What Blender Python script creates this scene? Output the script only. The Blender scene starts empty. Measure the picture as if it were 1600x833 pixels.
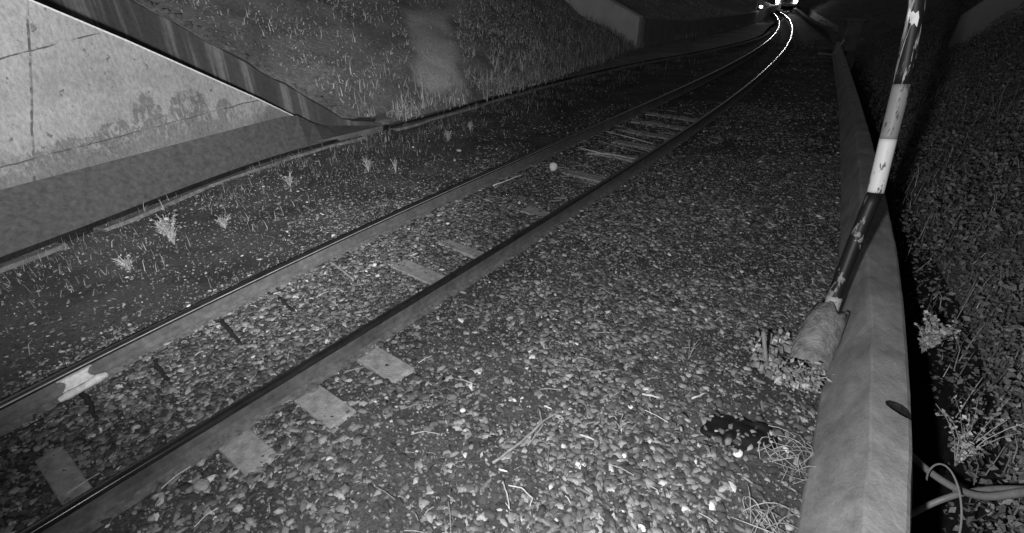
import bpy, math, random
import numpy as np
R = math.radians
rng = np.random.default_rng(7)
random.seed(7)
SC = bpy.context.scene
COL = SC.collection

# ------------------------------------------------------------------ camera, sky, lights, exposure
CH, F = 2.5, 780.0
cam_d = bpy.data.cameras.new('camera'); cam_d.sensor_width = 36; cam_d.lens = F / 1600 * 36
cam_d.clip_start = 0.05; cam_d.clip_end = 1500
cam = bpy.data.objects.new('camera', cam_d); COL.objects.link(cam)
cam.location = (0, 0, CH); cam.rotation_euler = (R(60), 0, 0); SC.camera = cam

w = bpy.data.worlds.new('World'); SC.world = w; w.use_nodes = True
nt = w.node_tree; bg = nt.nodes['Background']
sky = nt.nodes.new('ShaderNodeTexSky'); sky.sky_type = 'NISHITA'; sky.sun_disc = False
sky.sun_elevation = R(2); sky.sun_rotation = R(200)
bw = nt.nodes.new('ShaderNodeRGBToBW')          # night-vision camera: no colour
nt.links.new(sky.outputs[0], bw.inputs[0]); nt.links.new(bw.outputs[0], bg.inputs[0])
bg.inputs[1].default_value = 0.052

def lamp(name, kind, loc, target, energy, **kw):
    d = bpy.data.lights.new(name, kind); d.energy = energy
    for k, v in kw.items(): setattr(d, k, v)
    o = bpy.data.objects.new(name, d); COL.objects.link(o); o.location = loc
    from mathutils import Vector
    o.rotation_euler = (Vector(target) - Vector(loc)).to_track_quat('-Z', 'Y').to_euler()
    return o
# the infra-red lamp of the trackside camera, mounted just under and left of the lens
lamp('infrared_lamp', 'SPOT', (-0.26, 0.05, 2.26), (1.9, 4.4, 0.2), 660, spot_size=R(160), spot_blend=1.0, shadow_soft_size=0.05)
lamp('left_fill_spot', 'SPOT', (-0.15, 0.02, 2.32), (-6.0, 9.2, 3.6), 3000, spot_size=R(92), spot_blend=1.0, shadow_soft_size=0.05)  # added fill spot, lifts the left wall and hillside
SC.view_settings.view_transform = 'Standard'; SC.view_settings.look = 'None'
SC.view_settings.gamma = 1; SC.view_settings.exposure = 0

# ------------------------------------------------------------------ geometry helpers
cp, sp = math.cos(R(30)), math.sin(R(30))
def ray(px, py):
    x = (px - 800) / F; y = (416.5 - py) / F
    return np.array([x, cp + y * sp, -sp + y * cp])
def at(px, py, z=0.0):
    d = ray(px, py); t = (z - CH) / d[2]
    return np.array([d[0] * t, d[1] * t, z])
def onplane(px, py, P0, dr):
    n = np.array([-dr[1], dr[0], 0]); d = ray(px, py); O = np.array([0, 0, CH])
    return O + d * ((n @ (np.array(P0) - O)) / (n @ d))
def curve(pts, step=0.25, ext0=3.0, ext1=0.0):
    P = np.array(pts, float)[:, :2]
    if ext0: P = np.vstack([P[0] - (P[1] - P[0]) / np.linalg.norm(P[1] - P[0]) * ext0, P])
    if ext1: P = np.vstack([P, P[-1] + (P[-1] - P[-2]) / np.linalg.norm(P[-1] - P[-2]) * ext1])
    Q = np.vstack([2 * P[0] - P[1], P, 2 * P[-1] - P[-2]])
    out = []
    for i in range(1, len(Q) - 2):
        p0, p1, p2, p3 = Q[i-1:i+3]; L = np.linalg.norm(p2 - p1); n = max(2, int(L / step))
        a = .5; t0 = 0; t1 = t0 + np.linalg.norm(p1-p0)**a; t2 = t1 + L**a; t3 = t2 + np.linalg.norm(p3-p2)**a
        for t in np.linspace(t1, t2, n, endpoint=False):
            A1 = (t1-t)/(t1-t0)*p0+(t-t0)/(t1-t0)*p1; A2 = (t2-t)/(t2-t1)*p1+(t-t1)/(t2-t1)*p2; A3 = (t3-t)/(t3-t2)*p2+(t-t2)/(t3-t2)*p3
            B1 = (t2-t)/(t2-t0)*A1+(t-t0)/(t2-t0)*A2; B2 = (t3-t)/(t3-t1)*A2+(t-t1)/(t3-t1)*A3
            out.append((t2-t)/(t2-t1)*B1+(t-t1)/(t2-t1)*B2)
    out.append(P[-1])
    return np.array(out)
def normals(C):                                   # unit normals pointing to the right of travel
    T = np.gradient(C, axis=0); T /= np.linalg.norm(T, axis=1)[:, None]
    return np.stack([T[:, 1], -T[:, 0]], 1)
def offset(C, d): return C + normals(C) * (d if np.isscalar(d) else np.asarray(d)[:, None])
def xat(C, y): return np.interp(y, C[:, 1], C[:, 0])

def mesh(name, V, Fc, mat=None, parent=None, smooth=False):
    me = bpy.data.meshes.new(name)
    V = np.asarray(V, np.float32)
    if isinstance(Fc, np.ndarray):
        k = Fc.shape[1]; n = len(Fc)
        me.vertices.add(len(V)); me.vertices.foreach_set('co', V.ravel())
        me.loops.add(n * k); me.loops.foreach_set('vertex_index', Fc.astype(np.int32).ravel())
        me.polygons.add(n); me.polygons.foreach_set('loop_start', np.arange(0, n * k, k, dtype=np.int32))
        me.update(calc_edges=True); me.validate()
    else:
        me.from_pydata([tuple(map(float, v)) for v in V], [], Fc); me.update()
    if smooth: me.polygons.foreach_set('use_smooth', [True] * len(me.polygons))
    if mat: me.materials.append(mat)
    o = bpy.data.objects.new(name, me); COL.objects.link(o)
    if parent: o.parent = parent
    return o
def tag(o, label=None, cat=None, group=None, kind=None):
    if label: o['label'] = label
    if cat: o['category'] = cat
    if group: o['group'] = group
    if kind: o['kind'] = kind
    return o
def empty(name, loc, label, cat, group=None, rz=0):
    o = bpy.data.objects.new(name, None); COL.objects.link(o); o.location = tuple(map(float, loc)); o.rotation_euler = (0, 0, rz)
    o.empty_display_size = .1
    return tag(o, label, cat, group)
def bevel(o, wd, seg=2, ang=30):
    m = o.modifiers.new('bevel', 'BEVEL'); m.width = wd; m.segments = seg; m.limit_method = 'ANGLE'; m.angle_limit = R(ang); return o
def grid_faces(nr, nc, closed=False):
    i = np.arange(nr - 1)[:, None]; j = np.arange(nc if closed else nc - 1)[None]
    j2 = (j + 1) % nc
    return np.stack([i*nc+j, i*nc+j2, (i+1)*nc+j2, (i+1)*nc+j], -1).reshape(-1, 4)
def sweep(C, prof, caps=True, zs=None):
    """C: plan curve, prof: list of (offset right, z); closed profile swept along the curve"""
    N = normals(C); V = []
    for i, (c, n) in enumerate(zip(C, N)):
        pr = prof(i) if callable(prof) else prof
        for (d, z) in pr: V.append((c[0] + n[0]*d, c[1] + n[1]*d, z))
    k = len(prof(0) if callable(prof) else prof)
    Fc = [tuple(q) for q in grid_faces(len(C), k, True)]
    if caps: Fc += [tuple(range(k))[::-1], tuple(range(len(V)-k, len(V)))]
    return V, Fc
class MB:
    def __init__(s): s.V = []; s.F = []
    def add(s, V, Fc):
        n = len(s.V); s.V += [tuple(map(float, v)) for v in V]; s.F += [tuple(int(i) + n for i in f) for f in Fc]; return s
    def box(s, c, d, rz=0):
        x, y, z = [q/2 for q in d]; cs, sn = math.cos(rz), math.sin(rz)
        V = [(c[0]+cs*a*x-sn*b*y, c[1]+sn*a*x+cs*b*y, c[2]+e*z) for e in (-1, 1) for a, b in ((-1,-1),(1,-1),(1,1),(-1,1))]
        return s.add(V, [(3,2,1,0),(4,5,6,7),(0,1,5,4),(1,2,6,5),(2,3,7,6),(3,0,4,7)])
    def tube(s, P, r, n=8, caps=True):
        P = np.array(P, float); T = np.gradient(P, axis=0); T /= np.linalg.norm(T, axis=1)[:, None] + 1e-9
        rr = np.full(len(P), r) if np.isscalar(r) else np.interp(np.linspace(0, 1, len(P)), np.linspace(0, 1, len(r)), r)
        a = np.cross(T[0], (0, 0, 1)); 
        if np.linalg.norm(a) < .1: a = np.cross(T[0], (1, 0, 0))
        V = []
        for p, t, q in zip(P, T, rr):
            a = a - t * (a @ t); a /= np.linalg.norm(a); b = np.cross(t, a)
            for k in range(n):
                th = 2*math.pi*k/n; V.append(p + q*(math.cos(th)*a + math.sin(th)*b))
        Fc = [tuple(f) for f in grid_faces(len(P), n, True)]
        if caps: Fc += [tuple(range(n))[::-1], tuple(range(len(V)-n, len(V)))]
        return s.add(V, Fc)
    def build(s, name, mat=None, parent=None, smooth=False): return mesh(name, s.V, s.F, mat, parent, smooth)

def vnoise(x, y, s=1.0, seed=0):                  # cheap smooth value noise
    x = np.asarray(x) * s + seed * 17.3; y = np.asarray(y) * s + seed * 9.1
    xi = np.floor(x); yi = np.floor(y); fx = x - xi; fy = y - yi
    fx = fx*fx*(3-2*fx); fy = fy*fy*(3-2*fy)
    def h(a, b):
        v = np.sin(a*127.1 + b*311.7 + seed*74.7) * 43758.5453; return v - np.floor(v)
    return (h(xi, yi)*(1-fx)+h(xi+1, yi)*fx)*(1-fy) + (h(xi, yi+1)*(1-fx)+h(xi+1, yi+1)*fx)*fy
def fbm(x, y, s=1.0, seed=0, o=4):
    v = 0; a = .5; 
    for k in range(o): v = v + a*vnoise(x, y, s*2**k, seed+k); a *= .5
    return v / (1 - .5**o)

# ------------------------------------------------------------------ materials (grey: the place is seen in infra-red)
class Mt:
    def __init__(s, name, rough=.85, spec=.3, metal=0.0):
        s.m = bpy.data.materials.new(name); s.m.use_nodes = True; s.t = s.m.node_tree; s.b = s.t.nodes['Principled BSDF']
        s.b.inputs['Roughness'].default_value = rough; s.b.inputs['Metallic'].default_value = metal
        s.b.inputs['Specular IOR Level'].default_value = spec
        s.tc = s.n('ShaderNodeTexCoord')
    def n(s, t, **kw):
        q = s.t.nodes.new(t)
        for k, v in kw.items(): setattr(q, k, v)
        return q
    def l(s, a, b): s.t.links.new(a, b)
    def coord(s, scale=(1,1,1), kind='Object'):
        mp = s.n('ShaderNodeMapping'); mp.inputs['Scale'].default_value = scale; s.l(s.tc.outputs[kind], mp.inputs[0]); return mp.outputs[0]
    def noise(s, sc, det=6, rough=.6, scale=(1,1,1), dist=0):
        q = s.n('ShaderNodeTexNoise'); q.inputs['Scale'].default_value = sc; q.inputs['Detail'].default_value = det
        q.inputs['Roughness'].default_value = rough; q.inputs['Distortion'].default_value = dist; s.l(s.coord(scale), q.inputs['Vector']); return q.outputs[0]
    def ramp(s, v, stops, interp='LINEAR'):
        q = s.n('ShaderNodeValToRGB'); e = q.color_ramp; e.interpolation = interp
        while len(e.elements) < len(stops): e.elements.new(.5)
        for el, (p, c) in zip(e.elements, stops): el.position = p; el.color = (c, c, c, 1)
        s.l(v, q.inputs[0]); return q.outputs[0]
    def math(s, op, a, b=None, clamp=False):
        q = s.n('ShaderNodeMath', operation=op, use_clamp=clamp)
        for i, v in enumerate((a, b)):
            if v is None: continue
            if hasattr(v, 'links'): s.l(v, q.inputs[i])
            else: q.inputs[i].default_value = v
        return q.outputs[0]
    def mix(s, f, a, b):                          # float mix
        q = s.n('ShaderNodeMix', data_type='FLOAT')
        for i, v in ((0, f), (2, a), (3, b)):
            if hasattr(v, 'links'): s.l(v, q.inputs[i])
            else: q.inputs[i].default_value = v
        return q.outputs[0]
    def bump(s, h, strength=.5, dist=.01):
        q = s.n('ShaderNodeBump'); q.inputs['Strength'].default_value = strength; q.inputs['Distance'].default_value = dist
        s.l(h, q.inputs['Height']); s.l(q.outputs[0], s.b.inputs['Normal']); return s
    def col(s, v): s.l(v, s.b.inputs['Base Color']); return s
    def done(s): return s.m
def grey(name, v, var=.3, sc=8, rough=.85, bump=.4, dist=.01, spec=.3, metal=0, scale=(1,1,1), det=6):
    m = Mt(name, rough, spec, metal); nz = m.noise(sc, det, .65, scale)
    m.col(m.ramp(nz, [(.3, v*(1-var)), (.7, v*(1+var))])); m.bump(m.noise(sc*4, 5, .7, scale), bump, dist); return m.m
def island(name, stops, rough=.8, spec=.3, sc=60, trans=0):
    m = Mt(name, rough, spec); g = m.n('ShaderNodeNewGeometry'); c = m.ramp(g.outputs['Random Per Island'], stops)
    nz = m.ramp(m.noise(sc, 4, .7), [(.3, .65), (.7, 1.25)]); m.col(m.math('MULTIPLY', c, nz)); m.bump(m.noise(sc*1.5, 3), .4, .004)
    return m.m

M = {}
m = Mt('soil', .95, .1); a = m.noise(1.3, 8, .65); b = m.noise(38, 6, .75)
m.col(m.math('MULTIPLY', m.ramp(a, [(.35, .06), (.65, .13)]), m.ramp(b, [(.3, .5), (.7, 1.5)]))); m.bump(b, .9, .02); M['soil'] = m.m
M['stone'] = island('ballast_stone', [(0, .04), (.25, .09), (.6, .17), (.86, .28), (.975, .42), (1, .75)])
M['far_stone'] = island('fine_gravel', [(0, .06), (.6, .16), (.95, .28), (1, .5)])
M['grass'] = island('grass_blade', [(0, .10), (.7, .22), (1, .42)], .8)
M['leaf'] = island('leaf', [(0, .08), (.6, .17), (.95, .28), (1, .4)], .7)
M['leaf_bank'] = island('bank_leaf', [(0, .085), (.7, .15), (.96, .20), (1, .30)], .7)
M['leaf_pale'] = island('pale_leaf', [(0, .18), (.6, .34), (1, .52)], .7)
M['straw'] = island('straw', [(0, .18), (.8, .4), (1, .6)], .7)
M['stick'] = grey('dry_stick', .30, .4, 20)
M['pale_stick'] = grey('pale_stick', .62, .3, 20)
M['dark_matte'] = grey('gap_and_rock_dark', .032, .4, 20)  # shade tone of the sleeper gap strips; the rock shares it
m = Mt('hill_soil', .95, .1); a = m.noise(.9, 8, .65); b = m.noise(14, 8, .75)
m.col(m.math('MULTIPLY', m.ramp(a, [(.35, .19), (.65, .34)]), m.ramp(b, [(.3, .55), (.7, 1.45)]))); m.bump(b, 1, .06); M['hill'] = m.m
ba = m.n('ShaderNodeAttribute'); ba.attribute_name = 'bare'; old = m.b.inputs['Base Color'].links[0].from_socket; m.col(m.mix(ba.outputs['Fac'], old, m.math('MULTIPLY', m.ramp(b, [(.3, .75), (.7, 1.2)]), .80)))
M['bank'] = grey('bank_soil', .12, .5, 3, bump=1, dist=.05)
M['near_black'] = grey('mud_and_shade_black', .012, .5, 4, rough=.6, bump=.6, dist=.03)  # near-black: ditch mud, plus painted shade in drain gap and wall hole
M['water'] = Mt('ditch_water', .08, .5).m; M['water'].node_tree.nodes['Principled BSDF'].inputs['Base Color'].default_value = (.01,.01,.01,1)
# track steel
m = Mt('rail_side_steel', .75, .3); a = m.noise(3, 8, .7, (1,1,1)); b = m.noise(60, 4)
c = m.noise(16, 8, .75, (1, 1, 1)); m.col(m.math('MULTIPLY', m.ramp(a, [(.3, .08), (.7, .16)]), m.ramp(c, [(.3, .6), (.7, 1.3)]))); m.bump(m.math('ADD', b, c), .6, .006); M['rail'] = m.m
m = Mt('rail_head_steel', .24, .6, 0.0); m.col(m.ramp(m.noise(9, 6), [(.3, .012), (.7, .03)])); M['head'] = m.m
M['foot'] = grey('rail_foot_steel', .16, .5, 22, bump=.7)
M['sleeper'] = grey('sleeper_concrete', .36, .42, 16, bump=.9, det=10)
M['white_paint'] = grey('white_paint_flaking', .8, .22, 30, bump=.6)
M['clamp_and_lit_edge'] = grey('pale_clamp_and_lit_edge', .7, .25, 30, bump=.8)
# right wall
m = Mt('wall_concrete', .9, .2)
a = m.noise(2.2, 9, .7); b = m.noise(7, 9, .75, (1.2, .45, .8), .4); c = m.noise(55, 5, .7)
v = m.math('MULTIPLY', m.ramp(a, [(.3, .18), (.7, .37)]), m.ramp(b, [(.25, .6), (.75, 1.3)]))
v = m.math('MULTIPLY', v, m.ramp(c, [(.2, .8), (.8, 1.12)])); m.col(v); m.bump(m.math('ADD', b, c), .45, .012); M['wall'] = m.m
M['old'] = grey('old_concrete', .15, .35, 3, bump=.5, dist=.02)
M['kerb'] = grey('kerb_concrete', .17, .6, 9, bump=.9, dist=.015)
M['footing'] = grey('dark_footing_concrete', .10, .38, 15, bump=.9, det=12)

# ------------------------------------------------------------------ plan curves of the place (metres)
def P(lst, z=0.0): return np.array([at(a, b, z) for a, b in lst])
Lp = P([(0,628),(200,530),(400,434),(478,398),(560,357),(793,252.6),(897.5,210),(961,180),(1006,160),(1082,132),(1161,89),(1195,67),(1212.5,48),(1216.6,34),(1209,20.6)], .18)
Rp = P([(31,833),(265,695),(500,556),(658,460),(800,372),(948,279),(1047.5,213),(1109,175),(1171,132),(1212.5,94.5),(1236.6,63.6),(1238,44.7),(1226,27.5),(1212.5,13.75)], .18)
def fitcurve(Q, deg=4):
    t = np.log(Q[:, 1] + 4); c = np.polyfit(t, Q[:, 0] / (Q[:, 1] + 4), deg)
    y = np.concatenate([np.arange(Q[0, 1], 20, .3), np.arange(20, Q[-1, 1], .2)]); x = np.polyval(c, np.log(y + 4)) * (y + 4)
    C = np.stack([x, y], 1); d0 = C[0] - C[2]; d0 /= np.linalg.norm(d0)
    d1 = C[-1] - C[-4]; d1 /= np.linalg.norm(d1)
    return np.vstack([C[0] + d0*4, C[0] + d0*2, C, C[-1] + d1*8, C[-1] + d1*25])
LC, RC = fitcurve(Lp), fitcurve(Rp)
DR = curve(P([(0,400),(130,352),(300,287),(430,242),(530,215),(600,198),(720,165),(850,130),(990,98),(1100,78),(1180,58),(1204,40)]), .3, 6, 30)
WB = curve(P([(1245,833),(1262,740),(1278,650),(1290,580),(1305,480),(1312,400),(1314,300),(1312,200),(1308,120),(1306,82)]), .2, 4, 0)
RG = curve(P([(1350,833),(1356,700),(1362,600),(1362,500),(1357,430),(1347,300),(1338,200),(1322,120),(1313,82)], .45), .2, 4, 6)
RE = curve(P([(1423,833),(1426,720),(1423,620),(1415,500),(1403,400),(1387,320),(1368,240),(1345,160),(1325,100),(1318,80)], .45), .2, 4, 6)
FW = curve(P([(1312,78),(1290,54),(1262,36),(1240,18),(1215,7),(1185,0)]), .5, 0, 30)      # far wall continuing round the bend
WBX = np.vstack([WB[WB[:, 1] < 21], FW[FW[:, 1] > 22.5]])
DE = curve(P([(1545,833),(1545,720),(1530,620),(1490,500),(1440,400),(1410,320),(1395,230),(1375,160),(1355,110),(1340,80)]), .3, 4, 0)
DE[:, 0] += .10
DE = np.vstack([DE, FW[FW[:, 1] > 24] + np.array([1.6, 0])])

# ------------------------------------------------------------------ ground, hill, bank
ys = np.concatenate([np.arange(-2, 9, .06), np.arange(9, 22, .25), np.arange(22, 95, 1.2)])
nc = 110; V = []
xl = xat(offset(DR, .25), ys); xr = xat(WBX, ys) + .12
U = np.linspace(0, 1, nc)[None]; X = xl[:, None]*(1-U) + xr[:, None]*U; Y = np.repeat(ys[:, None], nc, 1)
edge = np.minimum(U, 1-U) * (xr-xl)[:, None]
Z = (fbm(X, Y, 2.2, 3) - .5) * .05 * np.clip(edge*3, 0, 1) - .012
# slightly sunken verge on the left of the track
dl = xat(LC, Y) - X
Z -= np.clip(dl-.25, 0, .5) * .10 * np.clip(edge*2, 0, 1)
def gz(x, y):                                       # ground height at a point
    x = np.asarray(x); y = np.asarray(y)
    a = xat(offset(DR, .25), y); b = xat(WBX, y) + .12; u = (x-a)/(b-a); e = np.minimum(u, 1-u)*(b-a)
    z = (fbm(x, y, 2.2, 3)-.5)*.05*np.clip(e*3, 0, 1) - .012
    return z - np.clip(xat(LC, y)-x-.25, 0, .5)*.10*np.clip(e*2, 0, 1)
tag(mesh('ground', np.stack([X, Y, Z], -1).reshape(-1, 3), grid_faces(len(ys), nc)[:, ::-1], M['soil'], smooth=True), kind='structure')
S = 1200
tag(mesh('terrain', [(-S,-S,-1.7),(S,-S,-1.7),(S,S,-1.7),(-S,S,-1.7)], [(0,1,2,3)], M['bank']), kind='structure')

# drain channel floor, plus a near-black lining that paints the gap's shade
V, Fc = sweep(DR, [(.004, -.012), (.02, -.2), (.27, -.2), (.27, -.25), (.004, -.25)]); tag(mesh('drain_channel', V, Fc, M['near_black']), kind='structure')

# hillside on the left, rising from the drain
A = at(598, 198)
HBp = np.vstack([[A[:2]], P([(720,165),(850,128),(930,100),(994,74),(1060,61),(1120,49),(1175,37),(1203,25)])[:, :2]])
HB = curve(HBp, .2, 0, 35)
hn = -normals(HB)                                    # to the left
s_ = np.concatenate([[0], np.cumsum(np.linalg.norm(np.diff(HB, axis=0), axis=1))])
k = np.clip(s_/6, 0, 1)[:, None]; k = k*k*(3-2*k); HD = (1-k)*np.array([-1.0, 0.0]) + k*hn; HD /= np.linalg.norm(HD, axis=1)[:, None]
prof_px = [(590,191),(540,190),(470,150),(400,110),(320,65),(260,30),(200,0)]
prof = np.array([onplane(a, b, A, (-1, 0)) for a, b in prof_px])
pv = np.concatenate([[0], A[0]-prof[:, 0], [14, 40]]); pz = np.concatenate([[.03], np.maximum(prof[:, 2], .05), [5.2, 14]])
vv = np.concatenate([np.arange(0, 10, .12), np.arange(10, 45, 1.2)])
def hillz(i_k, v, x, y): 
    base = np.interp(v, pv, pz)
    gen = np.where(v < 10, .50*v, 5+(v-10)*.45)
    far = np.clip((s_[i_k]-14)/10, 0, 1)
    z = base*(1-k[i_k, 0]) + gen*k[i_k, 0]*(1-.25*far) + (fbm(x, y, .9, 5)-.5)*.5*np.clip(v*.6, 0, 1)*np.clip(s_[i_k]*.8, 0, 1)
    return z
ii = np.arange(len(HB)); VX = HB[:, 0][:, None] + HD[:, 0][:, None]*vv; VY = HB[:, 1][:, None] + HD[:, 1][:, None]*vv
ZH = np.array([hillz(i, vv, VX[i], VY[i]) for i in ii])
hs = tag(mesh('hillside', np.stack([VX, VY, ZH], -1).reshape(-1, 3), grid_faces(len(HB), len(vv)), M['hill'], smooth=True), kind='structure')
# trodden pale strip of bare ground running down the slope (a colour of the ground itself)
def pxof(x, y, z):
    dep = y*cp-(z-CH)*sp; return 800+F*x/dep, 416.5-F*(y*sp+(z-CH)*cp)/dep
_px, _py = pxof(VX, VY, ZH); _w = 9*(vnoise(VX, VY, 2.2, 5)-.5)*2
bm_mask = np.clip((_px-(614+_py*.30)+_w)/14, 0, 1)*np.clip(((706+_py*.14)-_px+_w)/16, 0, 1)*np.clip((158-_py)/14, 0, 1)*np.clip((_py-12)/16, 0, 1)*(.55+.45*np.clip((_py-60)/70, 0, 1))
bm_mask *= (VY > 0)
at_ = hs.data.attributes.new('bare', 'FLOAT', 'POINT'); at_.data.foreach_set('value', bm_mask.ravel().astype(np.float32))
# ground strip between the kerb line and the foot of the hill
V, Fc = [], []
yy = ys[(ys > 9.9)]
xa = xat(HB, yy) - .3; xb = xat(DR, yy)
Uc = np.linspace(0, 1, 8)[None]; X2 = xa[:, None]*(1-Uc)+xb[:, None]*Uc
tag(mesh('verge', np.stack([X2, np.repeat(yy[:, None], 8, 1), np.full_like(X2, -.03)], -1).reshape(-1, 3), grid_faces(len(yy), 8)[:, ::-1], M['hill']), kind='structure')

# ditch and planted bank on the right
yb = np.concatenate([np.arange(-2, 9, .1), np.arange(9, 24, .3), np.arange(24, 95, 1.5)])
REX = np.vstack([RE[RE[:, 1] < 20.5], FW[FW[:, 1] > 23] + np.array([.3, 0])])
x0 = xat(REX, yb) - .1; x1 = np.maximum(xat(DE, yb), x0+.35)
off = np.concatenate([np.arange(0, 6, .1), np.arange(6, 16, .5), np.arange(16, 60, 3)])
XB = [x0, x0*.5+x1*.5, x1-.16]; ZB = [np.full_like(x0, -1.0), np.full_like(x0, -1.0), np.full_like(x0, -.75)]
def bankz(o, x, y): return .02 + np.minimum(o*.55, .55*5+(o-5)*.35) + (fbm(x, y, 1.3, 11)-.5)*.45*np.clip(o*1.5, .12, 1)
for o_ in off: x = x1+o_; XB.append(x); ZB.append(bankz(o_, x, yb))
XB = np.stack(XB, 1); ZB = np.stack(ZB, 1); YB = np.repeat(yb[:, None], XB.shape[1], 1)
o = mesh('bank', np.stack([XB, YB, ZB], -1).reshape(-1, 3), grid_faces(len(yb), XB.shape[1])[:, ::-1], M['bank'], smooth=True); tag(o, kind='structure')
o.data.materials.append(M['near_black'])
fi = np.zeros(len(o.data.polygons), np.int32); fi.reshape(len(yb)-1, -1)[:, :3] = 1; o.data.polygons.foreach_set('material_index', fi)  # ditch faces near-black, mud and shade in one colour
V = [(a, y, -.93) for y, a, b in zip(yb, x0, x1) for a in (a, b)]
tag(mesh('water', V, grid_faces(len(yb), 2)[:, ::-1], M['water']), kind='structure')

# ------------------------------------------------------------------ right boundary wall
yw = np.concatenate([np.arange(-1.5, 8, .08), np.arange(8, 20.6, .25)])
V = []
xb, xg, xe = xat(WB, yw), xat(RG, yw), xat(RE, yw)
xb = np.minimum(xb, xg-.06)
for i, y in enumerate(yw):
    j = (vnoise(y, 0, 3, 2)-.5)*.012; j2 = (vnoise(y, 3, 7, 4)-.5)*.010; j3 = (fbm(y, 5, 5, 12)-.5)*.034
    V += [(xb[i]-.02, y, -.12), (xb[i]+j, y, .03), ((xb[i]*.5+xg[i]*.5)+j, y, .25+j2), (xg[i]-.014+j3, y, .415+j2), (xg[i]-.002+j3+j, y, .440+j2), (xg[i]+.010+j3+j, y, .449+j2*.4), (xe[i]-.02+j2, y, .45), (xe[i]+j2, y, .44), (xe[i]+.02, y, .40), (xe[i]+.03, y, -1.05)]
kk = 10
Fc = [tuple(f)[::-1] for f in grid_faces(len(yw), kk, True)] + [tuple(range(kk)), tuple(range(len(V)-kk, len(V)))[::-1]]
wall = mesh('concrete_wall', V, Fc, M['wall'])
tag(wall, 'low weathered pale concrete wall running beside the track past the striped pole', 'wall')
import bmesh
bmf = bmesh.new(); bmf.from_mesh(wall.data); bmesh.ops.recalc_face_normals(bmf, faces=bmf.faces); bmf.to_mesh(wall.data); bmf.free()
# the broken hole in its top edge: cut out with a boolean
hb = MB(); hc = at(1407, 640, .45); t = np.linspace(0, 2*math.pi, 15)[:-1]
hv = [(hc[0]+1.3*(.034*math.cos(q)-.016*math.sin(q))*(1+.12*math.sin(3*q)), hc[1]+.078*math.sin(q)*(1+.1*math.cos(2*q)), z) for z in (.25, .6) for q in t]
hb.add(hv, [tuple(range(14))[::-1], tuple(range(14, 28))] + [(i, (i+1) % 14, 14+(i+1) % 14, 14+i) for i in range(14)])
cut = hb.build('cutter')
bmf = bmesh.new(); bmf.from_mesh(cut.data); bmesh.ops.recalc_face_normals(bmf, faces=bmf.faces); bmf.to_mesh(cut.data); bmf.free()
bm_ = wall.modifiers.new('cut', 'BOOLEAN'); bm_.object = cut; bm_.operation = 'DIFFERENCE'; bm_.solver = 'FAST'
wall.data.materials.append(M['near_black']); cut.data.materials.append(M['wall']); cut.data.materials.append(M['near_black']); cut.data.polygons.foreach_set('material_index', [1]*len(cut.data.polygons))  # hole sides coloured near-black for the shade inside
bpy.context.view_layer.update()
ev = wall.evaluated_get(bpy.context.evaluated_depsgraph_get()); nm_ = bpy.data.meshes.new_from_object(ev)
wall.modifiers.clear(); wall.data = nm_; bpy.data.objects.remove(cut)
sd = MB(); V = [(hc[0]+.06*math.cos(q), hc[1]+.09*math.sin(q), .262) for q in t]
sd.add(V, [tuple(range(14))]); sd.build('hole_shade_disc', M['near_black'], wall)  # near-black disc painting the dark at the bottom of the hole
# wall-end pillar with a cable bracket
pe = at(1317, 78); 
t_ = empty('pillar', (pe[0], pe[1], 0), 'square dark concrete pillar closing the far end of the low wall', 'pillar')
b = MB().box((.12, .15, .5), (.62, .55, 1.1)); bevel(b.build('shaft', M['old'], t_), .03)
b = MB().box((.12, .15, 1.08), (.7, .62, .09)); bevel(b.build('cap', M['old'], t_), .02)
pb = at(1304, 92)
b = MB().tube([(pb[0], pb[1], 0), (pb[0]+.05, pb[1]+.05, .35), (pb[0]+.2, pb[1]+.1, .62)], .035, 8); b.tube([(pb[0], pb[1], .12), (pb[0]-.7, pb[1]-.1, .2)], .03, 6)
tag(b.build('bent_pipe', M['stick']), 'short pale bent pipe leaning on the far end of the low wall', 'pipe')
# far wall round the bend, in a darker grey
V, Fc = sweep(FW, [(0, -.2), (.02, .20), (.28, .22), (.30, -.2)])
tag(bevel(mesh('boundary_wall', V, Fc, grey('dark_bend_wall', .06, .3, 3)), .02), 'dark low wall curving away beyond the pillar towards the lights', 'wall')

# ------------------------------------------------------------------ left wing wall
W0, W1 = at(0, 297, .5), at(430, 185, .5)
wd = (W1-W0)[:2]; wd /= np.linalg.norm(wd); wang = math.atan2(wd[1], wd[0])
def wl(px, py): p = onplane(px, py, W0, wd); return ((p-W0)[:2] @ wd, p[2])
tops = [wl(*q) for q in ((45,0),(200,65),(403,155),(459,182))]
sl = (tops[0][1]-tops[1][1])/(tops[0][0]-tops[1][0])
u_e, z_e = tops[-1]
line = np.polyfit([q[0] for q in tops], [q[1] for q in tops], 1)
print('wing wall top', tops, 'joint', wl(45, 0), wl(50, 200), 'seams', wl(0, 92), wl(165, 50), wl(0, 262), wl(320, 178), wl(405, 156), 'patch', wl(115,225), wl(155,165))
poly = [(-5.0, -.3), (u_e+.05, -.3), (u_e+.05, z_e-.02)] + [(q[0], q[1]) for q in tops[::-1]] + [(-5.0, tops[0][1]+sl*(-5.0-tops[0][0]))]
th = .32; n = len(poly)
V = [(a, 0, z) for a, z in poly] + [(a, th, z) for a, z in poly]
Fc = [tuple(range(n)), tuple(range(n, 2*n))[::-1]] + [(i, i+n, (i+1) % n+n, (i+1) % n) for i in range(n)]
m = Mt('pale_wall_concrete', .9, .2)
sep = m.n('ShaderNodeSeparateXYZ'); m.l(m.tc.outputs['Object'], sep.inputs[0]); ux, uz = sep.outputs[0], sep.outputs[2]
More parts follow.
